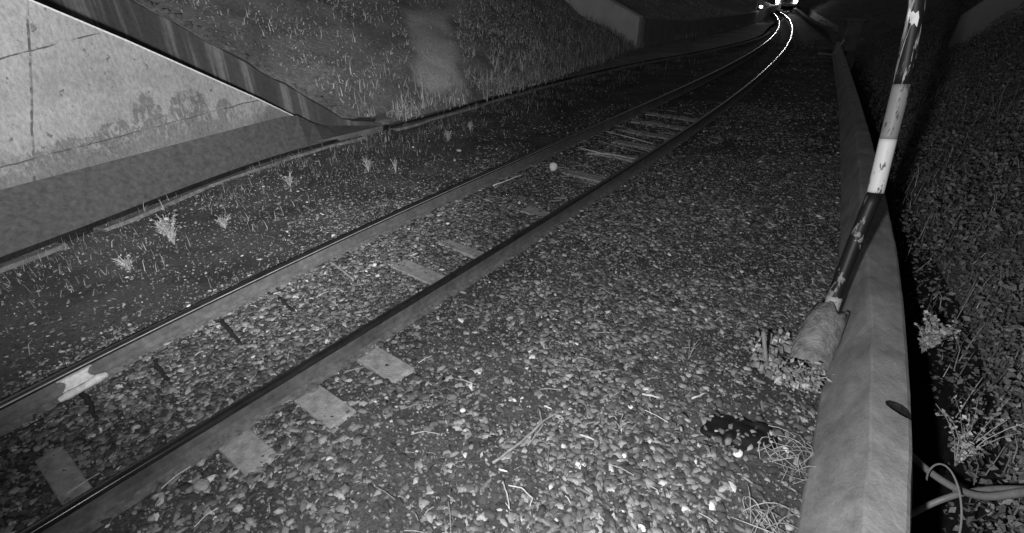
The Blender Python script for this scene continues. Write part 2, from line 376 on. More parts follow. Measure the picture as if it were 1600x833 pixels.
base = m.math('MULTIPLY', m.ramp(m.noise(1.1, 9, .65), [(.3, .24), (.7, .42)]), m.ramp(m.noise(26, 9, .8, (1, 1, .5)), [(.3, .5), (.6, 1.12)]))
# grime low on the wall, broken by drips
low = m.math('SUBTRACT', 1.0, m.math('MULTIPLY', m.math('SUBTRACT', uz, .42), 1.5), True)
drip = m.noise(5.5, 10, .85, (1.0, 1, .6), 1.0)
g = m.ramp(m.math('ADD', m.math('MULTIPLY', low, .42), drip), [(.70, 0), (.80, 1)])
def blob(cx, cz, rx, rz):
    a_ = m.math('DIVIDE', m.math('SUBTRACT', ux, cx), rx); b_ = m.math('DIVIDE', m.math('SUBTRACT', uz, cz), rz)
    return m.math('SUBTRACT', 1.0, m.math('SQRT', m.math('ADD', m.math('MULTIPLY', a_, a_), m.math('MULTIPLY', b_, b_))), True)
bl = None
for (px, py, rx, rz) in ((238,195,.30,.55),(250,222,.8,.32),(300,178,.42,.5),(352,172,.2,.24),(110,245,.7,.3),(190,215,.5,.3)):
    cu, cz = wl(px, py); q = blob(cu, cz, rx, rz); bl = q if bl is None else m.math('MAXIMUM', bl, q)
bl = m.ramp(m.math('ADD', m.math('MINIMUM', m.math('MULTIPLY', bl, .8), .30), m.math('MULTIPLY', m.noise(8, 10, .8, (1.25, 1, .62), 1.4), 1.0)), [(.77, 0), (.80, 1)])
spots = m.math('MAXIMUM', m.ramp(m.noise(9, 4, .6, (1, 1, 1), .5), [(.64, 0), (.67, 1)]), m.ramp(m.noise(28, 4, .6), [(.65, 0), (.69, 1)]))
st = m.math('MAXIMUM', m.math('MULTIPLY', g, .45), m.math('MAXIMUM', m.math('MULTIPLY', bl, .52), m.math('MULTIPLY', spots, .6)))
def seam(v, c0, wdt, wob):
    d_ = m.math('ABSOLUTE', m.math('SUBTRACT', m.math('ADD', v, m.math('MULTIPLY', m.noise(2.5, 6), wob)), c0+wob*.5)); return m.math('LESS_THAN', d_, wdt)
brk = m.ramp(m.noise(3.1, 5), [(.40, 0), (.5, 1)])
def lseam(pa, pb, wdt, wob):
    (ua, za), (ub, zb) = wl(*pa), wl(*pb); L_ = math.hypot(ub-ua, zb-za); nu, nz_ = -(zb-za)/L_, (ub-ua)/L_
    v = m.math('ADD', m.math('MULTIPLY', ux, nu), m.math('MULTIPLY', uz, nz_)); return seam(v, ua*nu+za*nz_, wdt, wob)
s1 = m.math('MULTIPLY', m.math('MAXIMUM', lseam((0, 92), (165, 50), .008, .06), lseam((0, 262), (400, 157), .008, .06)), brk)
s2 = lseam((43, 0), (53, 253), .012, .06)
st = m.math('MAXIMUM', st, m.math('MULTIPLY', m.math('MAXIMUM', s1, m.math('MULTIPLY', s2, m.ramp(m.noise(5, 5), [(.42, .15), (.55, 1)]))), .8))
m.col(m.math('MULTIPLY', base, m.math('SUBTRACT', 1.0, m.math('MULTIPLY', st, .85)))); m.bump(m.math('ADD', m.noise(30, 6), st), .35, .01); M['pale'] = m.m
ww = mesh('wing_wall', V, Fc, M['pale']); ww.location = (W0[0], W0[1], 0); ww.rotation_euler = (0, 0, wang); bevel(ww, .012)
tag(ww, 'tall pale stained concrete wing wall with sloping top, upper left of the track', 'wall')
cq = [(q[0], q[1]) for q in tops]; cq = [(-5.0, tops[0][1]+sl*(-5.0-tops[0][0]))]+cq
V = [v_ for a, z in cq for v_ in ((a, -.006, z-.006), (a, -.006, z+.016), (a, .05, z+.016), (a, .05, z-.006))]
mesh('lit_edge', V, [tuple(f) for f in grid_faces(len(cq), 4, True)]+[(0,1,2,3), tuple(range(len(V)-4, len(V)))[::-1]], M['clamp_and_lit_edge'], ww)  # added pale strip, paints the lit top edge of the wall
# its battered footing, a darker grey than the wall
DRf = DR[(DR[:, 1] > -1) & (DR[:, 1] < at(530, 215)[1]+.05)]
V = []
for q in np.vstack([DRf]):
    # matching point on the wall line (perpendicular foot)
    s0 = (q-W0[:2]) @ wd + .1; u_ = min(s0, u_e); wpt = W0[:2] + wd*u_; zt = .5 if s0 <= u_e else max(.12, .5-(s0-u_e)*.65)
    wpt2 = W0[:2] + wd*s0 if s0 > u_e else wpt
    nn = np.array([wd[1], -wd[0]])
    V += [(q[0], q[1], -.25), (q[0], q[1], -.005), (wpt2[0]+nn[0]*.008, wpt2[1]+nn[1]*.008, zt), (wpt2[0]-nn[0]*.2, wpt2[1]-nn[1]*.2, zt-.01), (wpt2[0]-nn[0]*.2, wpt2[1]-nn[1]*.2, -.25)]
Fc = [tuple(f) for f in grid_faces(len(DRf), 5, True)] + [tuple(range(5)), tuple(range(len(V)-5, len(V)))[::-1]]
o = mesh('footing', V, Fc, M['footing']); tag(o, 'dark sloping concrete footing along the base of the pale wing wall', 'footing')
bmf = bmesh.new(); bmf.from_mesh(o.data); bmesh.ops.recalc_face_normals(bmf, faces=bmf.faces); bmf.to_mesh(o.data); bmf.free()
# second wall behind it, retaining the hill
m = Mt('stained_dark_concrete', .9, .2)
b1 = m.noise(3.2, 6, .6, (1, 1, .05)); c1 = m.noise(12, 7, .7)
m.col(m.math('MULTIPLY', m.ramp(b1, [(.40, .07), (.55, .10), (.62, .22), (.72, .27)]), m.ramp(c1, [(.25, .7), (.75, 1.2)]))); m.bump(c1, .4, .02); M['dark_wall'] = m.m
pts = [(A[0]-a_, z_+.05) for a_, z_ in zip(pv[:-1], pz[:-1])]
jit = [(x, z + .05*vnoise(x, 0, 3, 9)) for x, z in zip(np.linspace(A[0], A[0]-13.5, 70), np.interp(np.linspace(0, 13.5, 70), pv, pz))]
poly = [(A[0]-13.5, -.3), (A[0], -.3)] + jit
n = len(poly); V = [(x, A[1]-.02, z) for x, z in poly] + [(x, A[1]+.28, z) for x, z in poly]
Fc = [tuple(range(n)), tuple(range(n, 2*n))[::-1]] + [(i, i+n, (i+1) % n+n, (i+1) % n) for i in range(n)]
o = mesh('retaining_wall', V, Fc, M['dark_wall']); bevel(o, .02); tag(o, 'dark streaked retaining wall behind the pale wing wall, holding back the grassy slope', 'wall')
# concrete apron between both walls
ap = [at(500,222), at(531,215), at(598,199), (-3.4, A[1]-.03, 0), (-5.0, A[1]-.03, 0), (-5.0, 8.3, 0)]
n = len(ap); V = [(p_[0], p_[1], -.2) for p_ in ap]+[(p_[0], p_[1], .03) for p_ in ap]
o = mesh('apron', V, [tuple(range(n))[::-1], tuple(range(n, 2*n))]+[(i, (i+1) % n, (i+1) % n+n, i+n) for i in range(n)], M['old']); tag(o, kind='structure')
# crumbling lip of earth and mortar along the top of the dark wall
# kerb in three runs with gaps
def run(px0, px1):
    y0 = at(*px0)[1]; y1 = at(*px1)[1]; return DR[(DR[:, 1] >= y0) & (DR[:, 1] <= y1)]
for (C_, lab) in ((DR[DR[:, 1] < at(90, 368)[1]], 'near length of low concrete kerb at the left edge, before the gap'),
                  (run((118, 357), (560, 208)), 'middle length of low concrete kerb below the wing wall footing'),
                  (run((598, 198), (1195, 48)), 'long far length of low concrete kerb following the grassy slope')):
    nz = [vnoise(c[1], 0, 2.3, 6) for c in C_]; nz2 = [vnoise(c[1], 4, 3.7, 8) for c in C_]
    f_ = lambda i: [(.12+.05*nz[i], -.2), (.125+.05*nz[i], -.02+.012*nz2[i]), (.31+.10*nz2[i], .012+.016*nz[i]), (.42, -.2)]
    V, Fc = sweep(C_, f_); tag(bevel(mesh('kerb', V, Fc, M['kerb']), .012), lab, 'kerb', 'kerb beside the drain')

# far bridge wing and abutment wall
e0 = at(994, 75); dr2 = np.array([-.85, .53]); dr2 /= np.linalg.norm(dr2)
tp = [onplane(a, b_, e0, dr2) for a, b_ in ((996, 27), (951, 0))]; bt = onplane(831, 3, e0, dr2)
print('bridge wing', tp, bt)
u1 = (tp[1]-e0)[:2] @ dr2; s2_ = (tp[1][2]-tp[0][2])/u1
poly = [(0, -.2), (0, tp[0][2])] + [(u1*k_, tp[0][2]+s2_*u1*k_) for k_ in (1, 3, 6)] + [(u1*6, -.2)]
n = len(poly); nn = np.array([-dr2[1], dr2[0]]); 
V = [(e0[0]+dr2[0]*a_+o_*nn[0]*-1, e0[1]+dr2[1]*a_+o_*nn[1]*-1, z) for o_ in (0, .5) for a_, z in poly]
o = mesh('bridge_wing_wall', V, [tuple(range(n)), tuple(range(n, 2*n))[::-1]]+[(i, i+n, (i+1) % n+n, (i+1) % n) for i in range(n)], grey('bridge_concrete', .62, .15, 1.2)); 
bmf = bmesh.new(); bmf.from_mesh(o.data); bmesh.ops.recalc_face_normals(bmf, faces=bmf.faces); bmf.to_mesh(o.data); bmf.free()
tag(bevel(o, .03), 'sloping concrete wing wall at top centre where the grassy slope ends', 'wall')
FA = curve(np.array([e0+np.array([.3, .25, 0]), at(1060, 62), at(1120, 50), at(1175, 38), at(1203, 24)]), .6, 0, 14)
hz_ = np.interp(np.arange(len(FA)), [0, 8, len(FA)], [1.05, .75, .5])
V, Fc = sweep(FA, lambda i: [(-.35, -.2), (-.35, hz_[i]), (0, hz_[i]), (.0, -.2)])
tag(bevel(mesh('curved_wall', V, Fc, grey('far_wall_concrete', .20, .2, 2)), .03), 'dim curved retaining wall beyond the wing wall at top centre', 'wall')

# ------------------------------------------------------------------ rails
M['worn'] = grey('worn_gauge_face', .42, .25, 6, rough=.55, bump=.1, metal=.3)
def rail(C, label, gauge_face=False):
    t = empty('rail', (0, 0, 0), label, 'rail', 'rails of the track')
    V, Fc = sweep(C, [(-.027, .146), (-.028, .168), (-.025, .177), (-.012, .180), (.012, .180), (.024, .178), (.028, .170), (.028, .163), (.027, .146), (.012, .140), (-.012, .140)])
    h_ = mesh('rail_head', V, Fc, M['head'], t, True)
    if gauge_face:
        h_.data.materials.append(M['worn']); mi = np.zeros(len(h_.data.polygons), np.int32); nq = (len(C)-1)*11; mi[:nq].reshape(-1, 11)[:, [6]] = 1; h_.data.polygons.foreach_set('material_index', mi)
    V, Fc = sweep(C, [(-.012, .142), (.012, .142), (.011, .07), (.022, .04), (.03, .036), (-.03, .036), (-.022, .04), (-.011, .07)])
    mesh('rail_web', V, Fc, M['rail'], t)
    V, Fc = sweep(C, [(-.026, .037), (.026, .037), (.075, .020), (.077, .006), (-.077, .006), (-.075, .020)])
    mesh('rail_foot', V, Fc, M['foot'], t)
    return t
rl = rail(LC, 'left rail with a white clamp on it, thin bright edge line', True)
rr = rail(RC, 'right rail, nearer the concrete wall, with a broad grey side')
# pale clamp on the left rail
def pt_on(C, y, d=0): 
    i = np.searchsorted(C[:, 1], y); i = max(1, i); tt = C[i]-C[i-1]; tt /= np.linalg.norm(tt); p = np.array([xat(C, y), y]); return p + d*np.array([tt[1], -tt[0]]), math.atan2(tt[1], tt[0])
yc = at(128, 588, .1)[1]; pc, an = pt_on(LC, yc, .027)
b = MB(); N_ = 9
V = []
for i in range(N_):
    uu = (i/(N_-1)-.5); hw = .10 - .03*math.cos(uu*math.pi)
    V += [(-hw, 0, .09+uu*.09), (hw*.95, 0, .09+uu*.09+.004*math.sin(i*9)), (hw*.95, .02, .09+uu*.09), (-hw, .02, .09+uu*.09)]
b.add(V, [tuple(f) for f in grid_faces(N_, 4, True)]+[(0,1,2,3), tuple(range(len(V)-4, len(V)))[::-1]])
b.tube([(-.15, -.055, .04), (-.09, -.07, .055), (0, -.065, .05), (.09, -.07, .06), (.14, -.06, .05)], [.018, .03, .024, .032, .02], 8)
o = b.build('clamp', M['clamp_and_lit_edge'], rl); o.location = (pc[0], pc[1], 0); o.rotation_euler = (0, 0, an); o['label'] = 'white clamp block on the rail web and foot'
bevel(o, .006)

# ------------------------------------------------------------------ sleepers
CC = (np.stack([xat(LC, ys), ys], 1) + np.stack([xat(RC, ys), ys], 1))/2
def sproj(px, py):                                   # distance along the track of a traced point
    p = at(px, py)[:2]; T0 = RC[8]-RC[2]; T0 /= np.linalg.norm(T0); return (p-RC[2]) @ T0
T0 = RC[8]-RC[2]; T0 /= np.linalg.norm(T0)
seq = [sproj(95, 735), sproj(140, 636)]
for (a, b_) in (((252,578),(385,705)), ((360,520),(500,637)), ((450,480),(610,572)), ((600,402),(668,431)), ((649,362),(742,396)), ((762,308),(850,337)), ((860,262),(960,285)), ((901,232),(992,249))):
    seq.append((sproj(*a)+sproj(*b_))/2)
print('sleepers s', np.round(seq, 2))
sa = np.concatenate([[0], np.cumsum(np.linalg.norm(np.diff(RC, axis=0), axis=1))]); base_s = sa[2]
while len(seq) < 22: seq.append(seq[-1]+.78)
seq = [seq[0]-.75] + seq
def ordinal(i): return ['twelfth','thirteenth','fourteenth','fifteenth','sixteenth','seventeenth','eighteenth','nineteenth','twentieth','twenty-first','twenty-second','twenty-third'][i-12]
ordn = ['', 'first', 'second', 'third', 'fourth', 'fifth', 'sixth', 'seventh', 'eighth', 'ninth', 'tenth', 'eleventh']
SLP = []
SPEC = {1: (-.52, -.05, .075), 3: (-1.06, -.76, .07), 4: (-1.18, -.80, .10), 5: (-1.16, -.84, .11), 6: (-.60, .05, .08), 7: (-.60, .05, .08), 8: (-.55, -.2, .06), 9: (-.6, .1, .05), 10: (-.62, .3, .06), 11: (-.6, .2, .05), 12: (-.62, .4, .06), 13: (-.6, .5, .06), 14: (-.6, .5, .06)}
for i, s in enumerate(seq):
    s += base_s; rp = np.array([np.interp(s, sa, RC[:, 0]), np.interp(s, sa, RC[:, 1])]); rp2 = np.array([np.interp(s+.3, sa, RC[:, 0]), np.interp(s+.3, sa, RC[:, 1])])
    t = (rp2-rp)/np.linalg.norm(rp2-rp); a = math.atan2(t[1], t[0])
    nl = np.array([-t[1], t[0]])
    c = rp + nl*.72
    L_ = 1.28; V = []
    for x_ in np.linspace(-L_, L_, 33):
        hh = .014 if i in SPEC and SPEC[i][0]-.06 <= x_ <= SPEC[i][1]+.06 else -.13
        hw_ = .07 if i in (1, 7) else .10; V += [(-hw_-.02, x_, -.2), (-hw_, x_, hh), (hw_, x_, hh), (hw_+.02, x_, -.2)]
    o = mesh('sleeper', V, [tuple(f) for f in grid_faces(33, 4, True)]+[(0,1,2,3), tuple(range(128, 132))[::-1]], M['sleeper'])
    bmf = bmesh.new(); bmf.from_mesh(o.data); bmesh.ops.recalc_face_normals(bmf, faces=bmf.faces); bmf.to_mesh(o.data); bmf.free()
    o.location = (c[0], c[1], 0); o.rotation_euler = (0, 0, a); bevel(o, .01)
    SLP.append((c, t, nl))
    lab = 'concrete sleeper half buried in ballast, ' + (ordn[i] + ' up from the bottom left corner of the track' if 1 <= i < 12 else ('at the very bottom left, mostly out of view' if i == 0 else ordinal(i) + ' up the track, beyond the strewn reeds')) 
    tag(o, lab, 'sleeper', 'sleepers under the rails')
# rail fastening ring beside the right rail
p3 = at(489, 612)
b = MB(); th_ = np.linspace(0, 2*math.pi, 17)
b.tube([(p3[0]+.035*math.cos(q), p3[1]+.035*math.sin(q), .035+.006*math.sin(q)) for q in th_], .008, 6, False)
tag(b.build('spring_clip', M['foot']), 'round spring clip on a sleeper end against the right rail', 'clip')

# exposed sleeper patches (in sleeper coordinates: from the right rail outward is negative nl)
def rect_mask(x, y):
    k_ = np.zeros(len(x), bool)
    spec = SPEC
    for i, (a, b_, h_) in spec.items():
        c, t, nl = SLP[i]; u = (x-c[0])*nl[0]+(y-c[1])*nl[1]; v = (x-c[0])*t[0]+(y-c[1])*t[1]
        wob = .035*(vnoise(x, y, 9, 5)-.5)
        w2 = .10*(vnoise(x, y, 17, 8)-.5); k_ |= (u > a+wob+w2) & (u < b_+wob-w2) & (np.abs(v+wob) < h_+w2) & (rng.random(len(x)) > .10)
    return k_

# ------------------------------------------------------------------ ballast stones
ico = None
def icos():
    p = (1+5**.5)/2; v = np.array([(-1,p,0),(1,p,0),(-1,-p,0),(1,-p,0),(0,-1,p),(0,1,p),(0,-1,-p),(0,1,-p),(p,0,-1),(p,0,1),(-p,0,-1),(-p,0,1)], float)
    v /= np.linalg.norm(v[0]); f = np.array([(0,11,5),(0,5,1),(0,1,7),(0,7,10),(0,10,11),(1,5,9),(5,11,4),(11,10,2),(10,7,6),(7,1,8),(3,9,4),(3,4,2),(3,2,6),(3,6,8),(3,8,9),(4,9,5),(2,4,11),(6,2,10),(8,6,7),(9,8,1)])
    return v, f
IV, IF = icos()
def stones(name, x, y, z, size, mat, flat=(.3, .6), label=None):
    """angular chips: a jittered six-sided top, a wider waist, a base"""
    n = len(x); K = 5
    th = (np.arange(K)[None]+.95*(rng.random((n, K))-.5))*2*math.pi/K
    r0 = .55+.68*rng.random((n, K)); ft = (flat[0]+(flat[1]-flat[0])*rng.random(n))[:, None]
    def ring(k_, h_, jit): return np.stack([np.cos(th)*r0*k_, np.sin(th)*r0*k_, h_*ft*np.ones((n, K))+jit*ft*rng.normal(size=(n, K))], -1)
    tops = np.clip(.55+.3*rng.random((n, K)), 0, 1)[..., None]*np.array([1, 1, 0])+np.array([0, 0, 1])
    V = np.concatenate([ring(1, 1, .22)*tops, ring(1.05, -.8, .1)], 1)
    sc = np.stack([1+.35*rng.random(n), .5+.45*rng.random(n), np.ones(n)], 1)*size[:, None]
    V *= sc[:, None]
    tl = rng.normal(size=n)*.22; a = rng.random(n)*6.283; nv = 2*K
    cy, sy = np.cos(tl)[:, None], np.sin(tl)[:, None]; ca, sa_ = np.cos(a)[:, None], np.sin(a)[:, None]
    X_, Y_, Z_ = V[..., 0], V[..., 1], V[..., 2]
    X_, Z_ = X_*cy - Z_*sy, X_*sy + Z_*cy
    X_, Y_ = X_*ca - Y_*sa_, X_*sa_ + Y_*ca
    V = np.stack([X_+x[:, None], Y_+y[:, None], Z_+z[:, None]], -1).reshape(-1, 3)
    T = [(0, i, i+1) for i in range(1, K-1)]
    for a0 in (0,):
        for i in range(K): j = (i+1) % K; T += [(a0+i, a0+K+i, a0+K+j), (a0+i, a0+K+j, a0+j)]
    T = np.array(T)
    Fs = (T[None] + (np.arange(n)*nv)[:, None, None]).reshape(-1, 3)
    return tag(mesh(name, V, Fs, mat), label, kind='stuff')
def visible(x, y, z=0, m_=60):
    d = np.stack([x, y, z-CH+0*x], -1); dep = d[..., 1]*cp - d[..., 2]*sp; up = d[..., 1]*sp + d[..., 2]*cp
    px = 800+F*d[..., 0]/dep; py = 416.5-F*up/dep
    return (dep > .3) & (px > -m_-60) & (px < 1600+m_+60) & (py > -m_) & (py < 833+m_+120)
def between(n, y0, y1, ca, cb, pw=1.0):
    y = y0+(y1-y0)*rng.random(n)**pw; a = xat(ca, y); b_ = xat(cb, y); x = a+(b_-a)*rng.random(n); return x, y
KL = offset(DR, .26)
allx = []; 
for (n, y0, y1, s0, s1) in ((96000, .9, 6.2, .010, .037), (36000, 6.2, 12, .014, .034), (7000, 12, 26, .03, .045)):
    x, y = between(n, y0, y1, KL, WBX)
    keep = visible(x, y) & ~rect_mask(x, y)
    x, y = x[keep], y[keep]
    lrail, rrail = xat(LC, y), xat(RC, y)
    dens = np.ones(len(x))
    nz = fbm(x, y, 1.1, 21); nz2 = fbm(x, y, 3.5, 31)
    left = x < lrail; mid = (x > lrail) & (x < rrail)
    dens = np.where(left, np.clip((nz-.40)*5, .12, .8)*np.clip(1.6-(lrail-x)*.8, .25, 1), dens)
    dens = np.where(left & (y < 5.2) & (x < lrail-.6), dens*.25, dens)
    dens = np.where(mid, np.clip(1.25-np.clip(y-5, 0, 10)*.14, .3, 1), dens)
    rgt = x > rrail
    dens = np.where(rgt, np.clip(.62+(nz2*.45+nz*.55-.48)*6, .2, 1), dens)
    dens = np.where(rgt & (x-rrail > .9*(xat(WBX, y)-rrail)), dens*.6, dens)
    dr_ = np.minimum(np.abs(x-lrail)*.82, np.abs(x-rrail)*.82)
    keep = (rng.random(len(x)) < dens) & (dr_ > .05+.03*rng.random(len(x))); x, y = x[keep], y[keep]
    sz = s0+(s1-s0)*rng.random(len(x))**1.9; sz *= np.where(x < xat(LC, y), .75, 1)
    thin = np.clip(1.15-(y-6)*.07, .25, 1); k3 = rng.random(len(x)) < thin; x, y, sz = x[k3], y[k3], sz[k3]
    z = gz(x, y)+.018*(np.minimum(np.abs(x-xat(LC, y)), np.abs(x-xat(RC, y)))*.82 < .10)+sz*.2+.012*rng.random(len(x))
    stones('ballast', x, y, z, sz, M['stone'], (.10, .34), 'loose track ballast stones')
    print('stones', len(x))
# fine grit under the stones
x, y = between(60000, 1.0, 8, KL, WBX); k_ = visible(x, y) & ~rect_mask(x, y) & ((x > xat(LC, y)) | (rng.random(len(x)) < np.clip(1.3-(xat(LC, y)-x)*.8, .3, 1)*np.clip((fbm(x, y, 1.4, 77)-.34)*6, .25, 1))); x, y = x[k_], y[k_]
stones('gravel', x, y, gz(x, y)+.002, .006+.008*rng.random(len(x)), M['far_stone'], (.5, .9), 'fine dark grit between the ballast stones')

n = 420; q = rng.random(n)**.8*7.5+.6; x = A[0]-q; stones('rubble', x, A[1]+.12+.16*rng.random(n), np.interp(q, pv, pz)+.05, .03+.09*rng.random(n)**2, M['old'], (.3, .6), 'broken mortar crumbs along the lip of the dark retaining wall')
# ------------------------------------------------------------------ grass and leaves (stuff)
def blades(name, x, y, z, h, wdt, mat, lean=.35, label=None):
    n = len(x); a = rng.random(n)*6.283; l = rng.normal(size=n)*lean; b_ = rng.random(n)*6.283
    dx, dy = np.cos(a)*wdt/2, np.sin(a)*wdt/2; lx, ly = np.cos(b_)*l*h, np.sin(b_)*l*h
    V = np.stack([np.stack([x-dx, y-dy, z], 1), np.stack([x+dx, y+dy, z], 1), np.stack([x+dx*.7+lx*.35, y+dy*.7+ly*.35, z+h*.6], 1), np.stack([x-dx*.7+lx*.35, y-dy*.7+ly*.35, z+h*.6], 1), np.stack([x+lx, y+ly, z+h*np.cos(np.clip(np.abs(l), 0, 1.2))], 1)], 1).reshape(-1, 3)
    i = (np.arange(n)*5)[:, None]; Fs = np.concatenate([i+np.array([[0, 1, 2]]), i+np.array([[0, 2, 3]]), i+np.array([[3, 2, 4]])])
    return V, Fs
def leaves(x, y, z, s, flatn=.5, asp=.45):
    n = len(x); u = rng.normal(size=(n, 3)); u[:, 2] *= flatn; u /= np.linalg.norm(u, axis=1)[:, None]
    q = rng.normal(size=(n, 3)); v = np.cross(u, q); v /= np.linalg.norm(v, axis=1)[:, None]
    c = np.stack([x, y, z], 1); s = s[:, None]; w_ = np.cross(u, v)
    V = np.stack([c-u*s, c+v*s*asp+w_*s*.12, c+u*s, c-v*s*asp+w_*s*.12], 1).reshape(-1, 3)
    i = (np.arange(n)*4)[:, None]; Fs = np.concatenate([i+np.array([[0, 1, 2]]), i+np.array([[0, 2, 3]])])
    return V, Fs
def slope_hit(px, py):
    dd = ray(px, py)
    for t in np.linspace(8, 40, 500):
        q = np.array([0, 0, CH])+dd*t; j = np.argmin((HB[:, 0]-q[0])**2+(HB[:, 1]-q[1])**2); v = (q[:2]-HB[j]) @ HD[j]
        if v > 0:
            jj = np.argmin(np.linalg.norm(HB+HD*v-q[:2], axis=1))
            if q[2] < np.interp(v, vv, ZH[jj]): return q
    return np.array([0, 0, CH])+dd*30
# hillside
n = 110000; iu = np.clip(np.searchsorted(s_, 30*rng.random(n)**.95), 0, len(HB)-2); v_ = 12*rng.random(n)**1.9
hx = HB[iu, 0]+HD[iu, 0]*v_ + rng.normal(size=n)*.15; hy = HB[iu, 1]+HD[iu, 1]*v_+rng.normal(size=n)*.1+.12
hz = np.array([np.interp(v_[k2], vv, ZH[iu[k2]]) for k2 in range(n)])
patch = onp = None
bare_i = np.argmin(np.abs(HB[:, 1]-at(700, 160)[1]))
dn = fbm(hx, hy, 1.6, 41); _d = np.stack([hx, hy, hz-CH], -1); _dep = _d[:, 1]*cp-_d[:, 2]*sp; _px = 800+F*_d[:, 0]/_dep; _py = 416.5-F*(_d[:, 1]*sp+_d[:, 2]*cp)/_dep
bare = (_py < 155) & (_py > 5) & (_px > 620+(_py/150)*48) & (_px < 706+(_py/150)*22)
keep = (dn > .33) & ~(bare & (rng.random(n) < .9)) & (hy > A[1]+.32) & visible(hx, hy, hz)
g_ = keep & (rng.random(n) < .45)
hh = (.05+.15*rng.random(n)**2*(1+np.clip(2.2-v_, 0, 1.6)))[g_]
V, Fs = blades('g', hx[g_], hy[g_], hz[g_]-.01, hh, .016+.010*rng.random(g_.sum()), None, .5)
M['hill_grass'] = island('slope_grass', [(0, .22), (.7, .42), (1, .7)], .8); M['hill_leaf'] = island('slope_leaf', [(0, .16), (.6, .36), (1, .6)], .8)
tag(mesh('grass', V, Fs, M['hill_grass']), 'thin dry grass over the left slope', kind='stuff')
g_ = keep & (dn > .42)
V, Fs = leaves(hx[g_], hy[g_], hz[g_]+.02+.12*rng.random(g_.sum()), .013+.024*rng.random(g_.sum()), .8)
tag(mesh('ground_cover', V, Fs, M['hill_leaf']), 'small leafy weeds over the left slope', kind='stuff')
# bare worn strip running down the slope
# right bank foliage
n = 230000; yq = .2+22*rng.random(n)**1.8; oq = 7.5*rng.random(n)**1.2; xq = np.maximum(xat(DE, yq), xat(REX, yq)+.25)+oq-.13
zq = bankz(oq, xq, yq); low_ = oq < .15; zq = np.where(low_, zq-(.15-oq)*5*rng.random(n), zq); dn = fbm(xq, yq, 1.5, 51); dn2 = fbm(xq, yq, 5, 61)
keep = visible(xq, yq, zq) & (dn+.5*dn2 > .56)
xk, yk, zk = xq[keep], yq[keep], zq[keep]; hk = np.clip((dn[keep]-.3)*.9, .05, .4)
V, Fs = leaves(xk, yk, zk+hk*1.3*rng.random(len(xk)), .011+.024*rng.random(len(xk))**1.6, .9, .6)
tag(mesh('undergrowth', V, Fs, M['leaf_bank']), 'dim leafy undergrowth over the right bank', kind='stuff')
sel = rng.random(n) < .05; sel &= visible(xq, yq, zq)
V, Fs = blades('g', xq[sel], yq[sel], zq[sel], .12+.4*rng.random(sel.sum())**2, .008+0*xq[sel], None, .5)
tag(mesh('grass', V, Fs, M['grass']), 'sparse tall grass stems on the right bank', kind='stuff')
# grass in the verge by the kerb, and dark low cover
x, y = between(26000, 2.5, 22, KL, LC, .8); d_ = (x-xat(KL, y))/(xat(LC, y)-xat(KL, y)); k_ = visible(x, y) & (rng.random(len(x)) < np.clip(1-d_*1.6, .03, 1)) & (fbm(x, y, 2, 71) > .46); x, y = x[k_], y[k_]
V, Fs = blades('g', x, y, gz(x, y), .03+.14*rng.random(len(x))**2, .009+0*x, None, .6)
tag(mesh('grass', V, Fs, M['grass']), 'short grass tufts between the kerb and the left rail', kind='stuff')
x, y = between(7000, 4.5, 20, RC, WBX, .8); k_ = visible(x, y) & (fbm(x, y, 1.2, 81) > .5) & (x > xat(RC, y)+.5); x, y = x[k_], y[k_]
V, Fs = blades('g', x, y, gz(x, y), .02+.07*rng.random(len(x))**2, .005+0*x, None, 1.0)
tag(mesh('grass', V, Fs, M['grass']), 'low dry grass on the stones between right rail and wall', kind='stuff')
# leaf litter
x, y = between(9000, 1.0, 11, KL, WBX); k_ = visible(x, y) & (fbm(x, y, 1.7, 91) > .42); x, y = x[k_], y[k_]
V, Fs = leaves(x, y, gz(x, y)+.03+.012*rng.random(len(x)), .007+.016*rng.random(len(x))**1.5, .22, .5)
tag(mesh('leaf_litter', V, Fs, M['stone']), 'small dead leaves scattered over the ballast', kind='stuff')
# loose straw
b = MB()
x, y = between(260, 1.3, 9, RC, WBX); x2, y2 = between(160, 6, 11, LC, RC); x3, y3 = between(90, 1.5, 8, LC, RC)
for q, (a, c) in enumerate(zip(np.concatenate([x, x2, x3]), np.concatenate([y, y2, y3]))):
    if not visible(a, c): continue
    L_ = .02+.07*rng.random()**2+(.08*rng.random() if 260 <= q < 420 else 0); an_ = rng.random()*6.28 if q < 260 or q > 420 else 2.4+rng.normal()*.4
    z = float(gz(a, c))+.032; dx, dy = math.cos(an_)*L_, math.sin(an_)*L_
    b.tube([(a-dx, c-dy, z), (a+rng.normal()*.005, c+rng.normal()*.005, z+.01), (a+dx, c+dy, z+.003)], .0028+.0015*rng.random(), 4)
tag(b.build('straw', M['straw']), 'scattered bits of straw and twig on the ballast', kind='stuff')

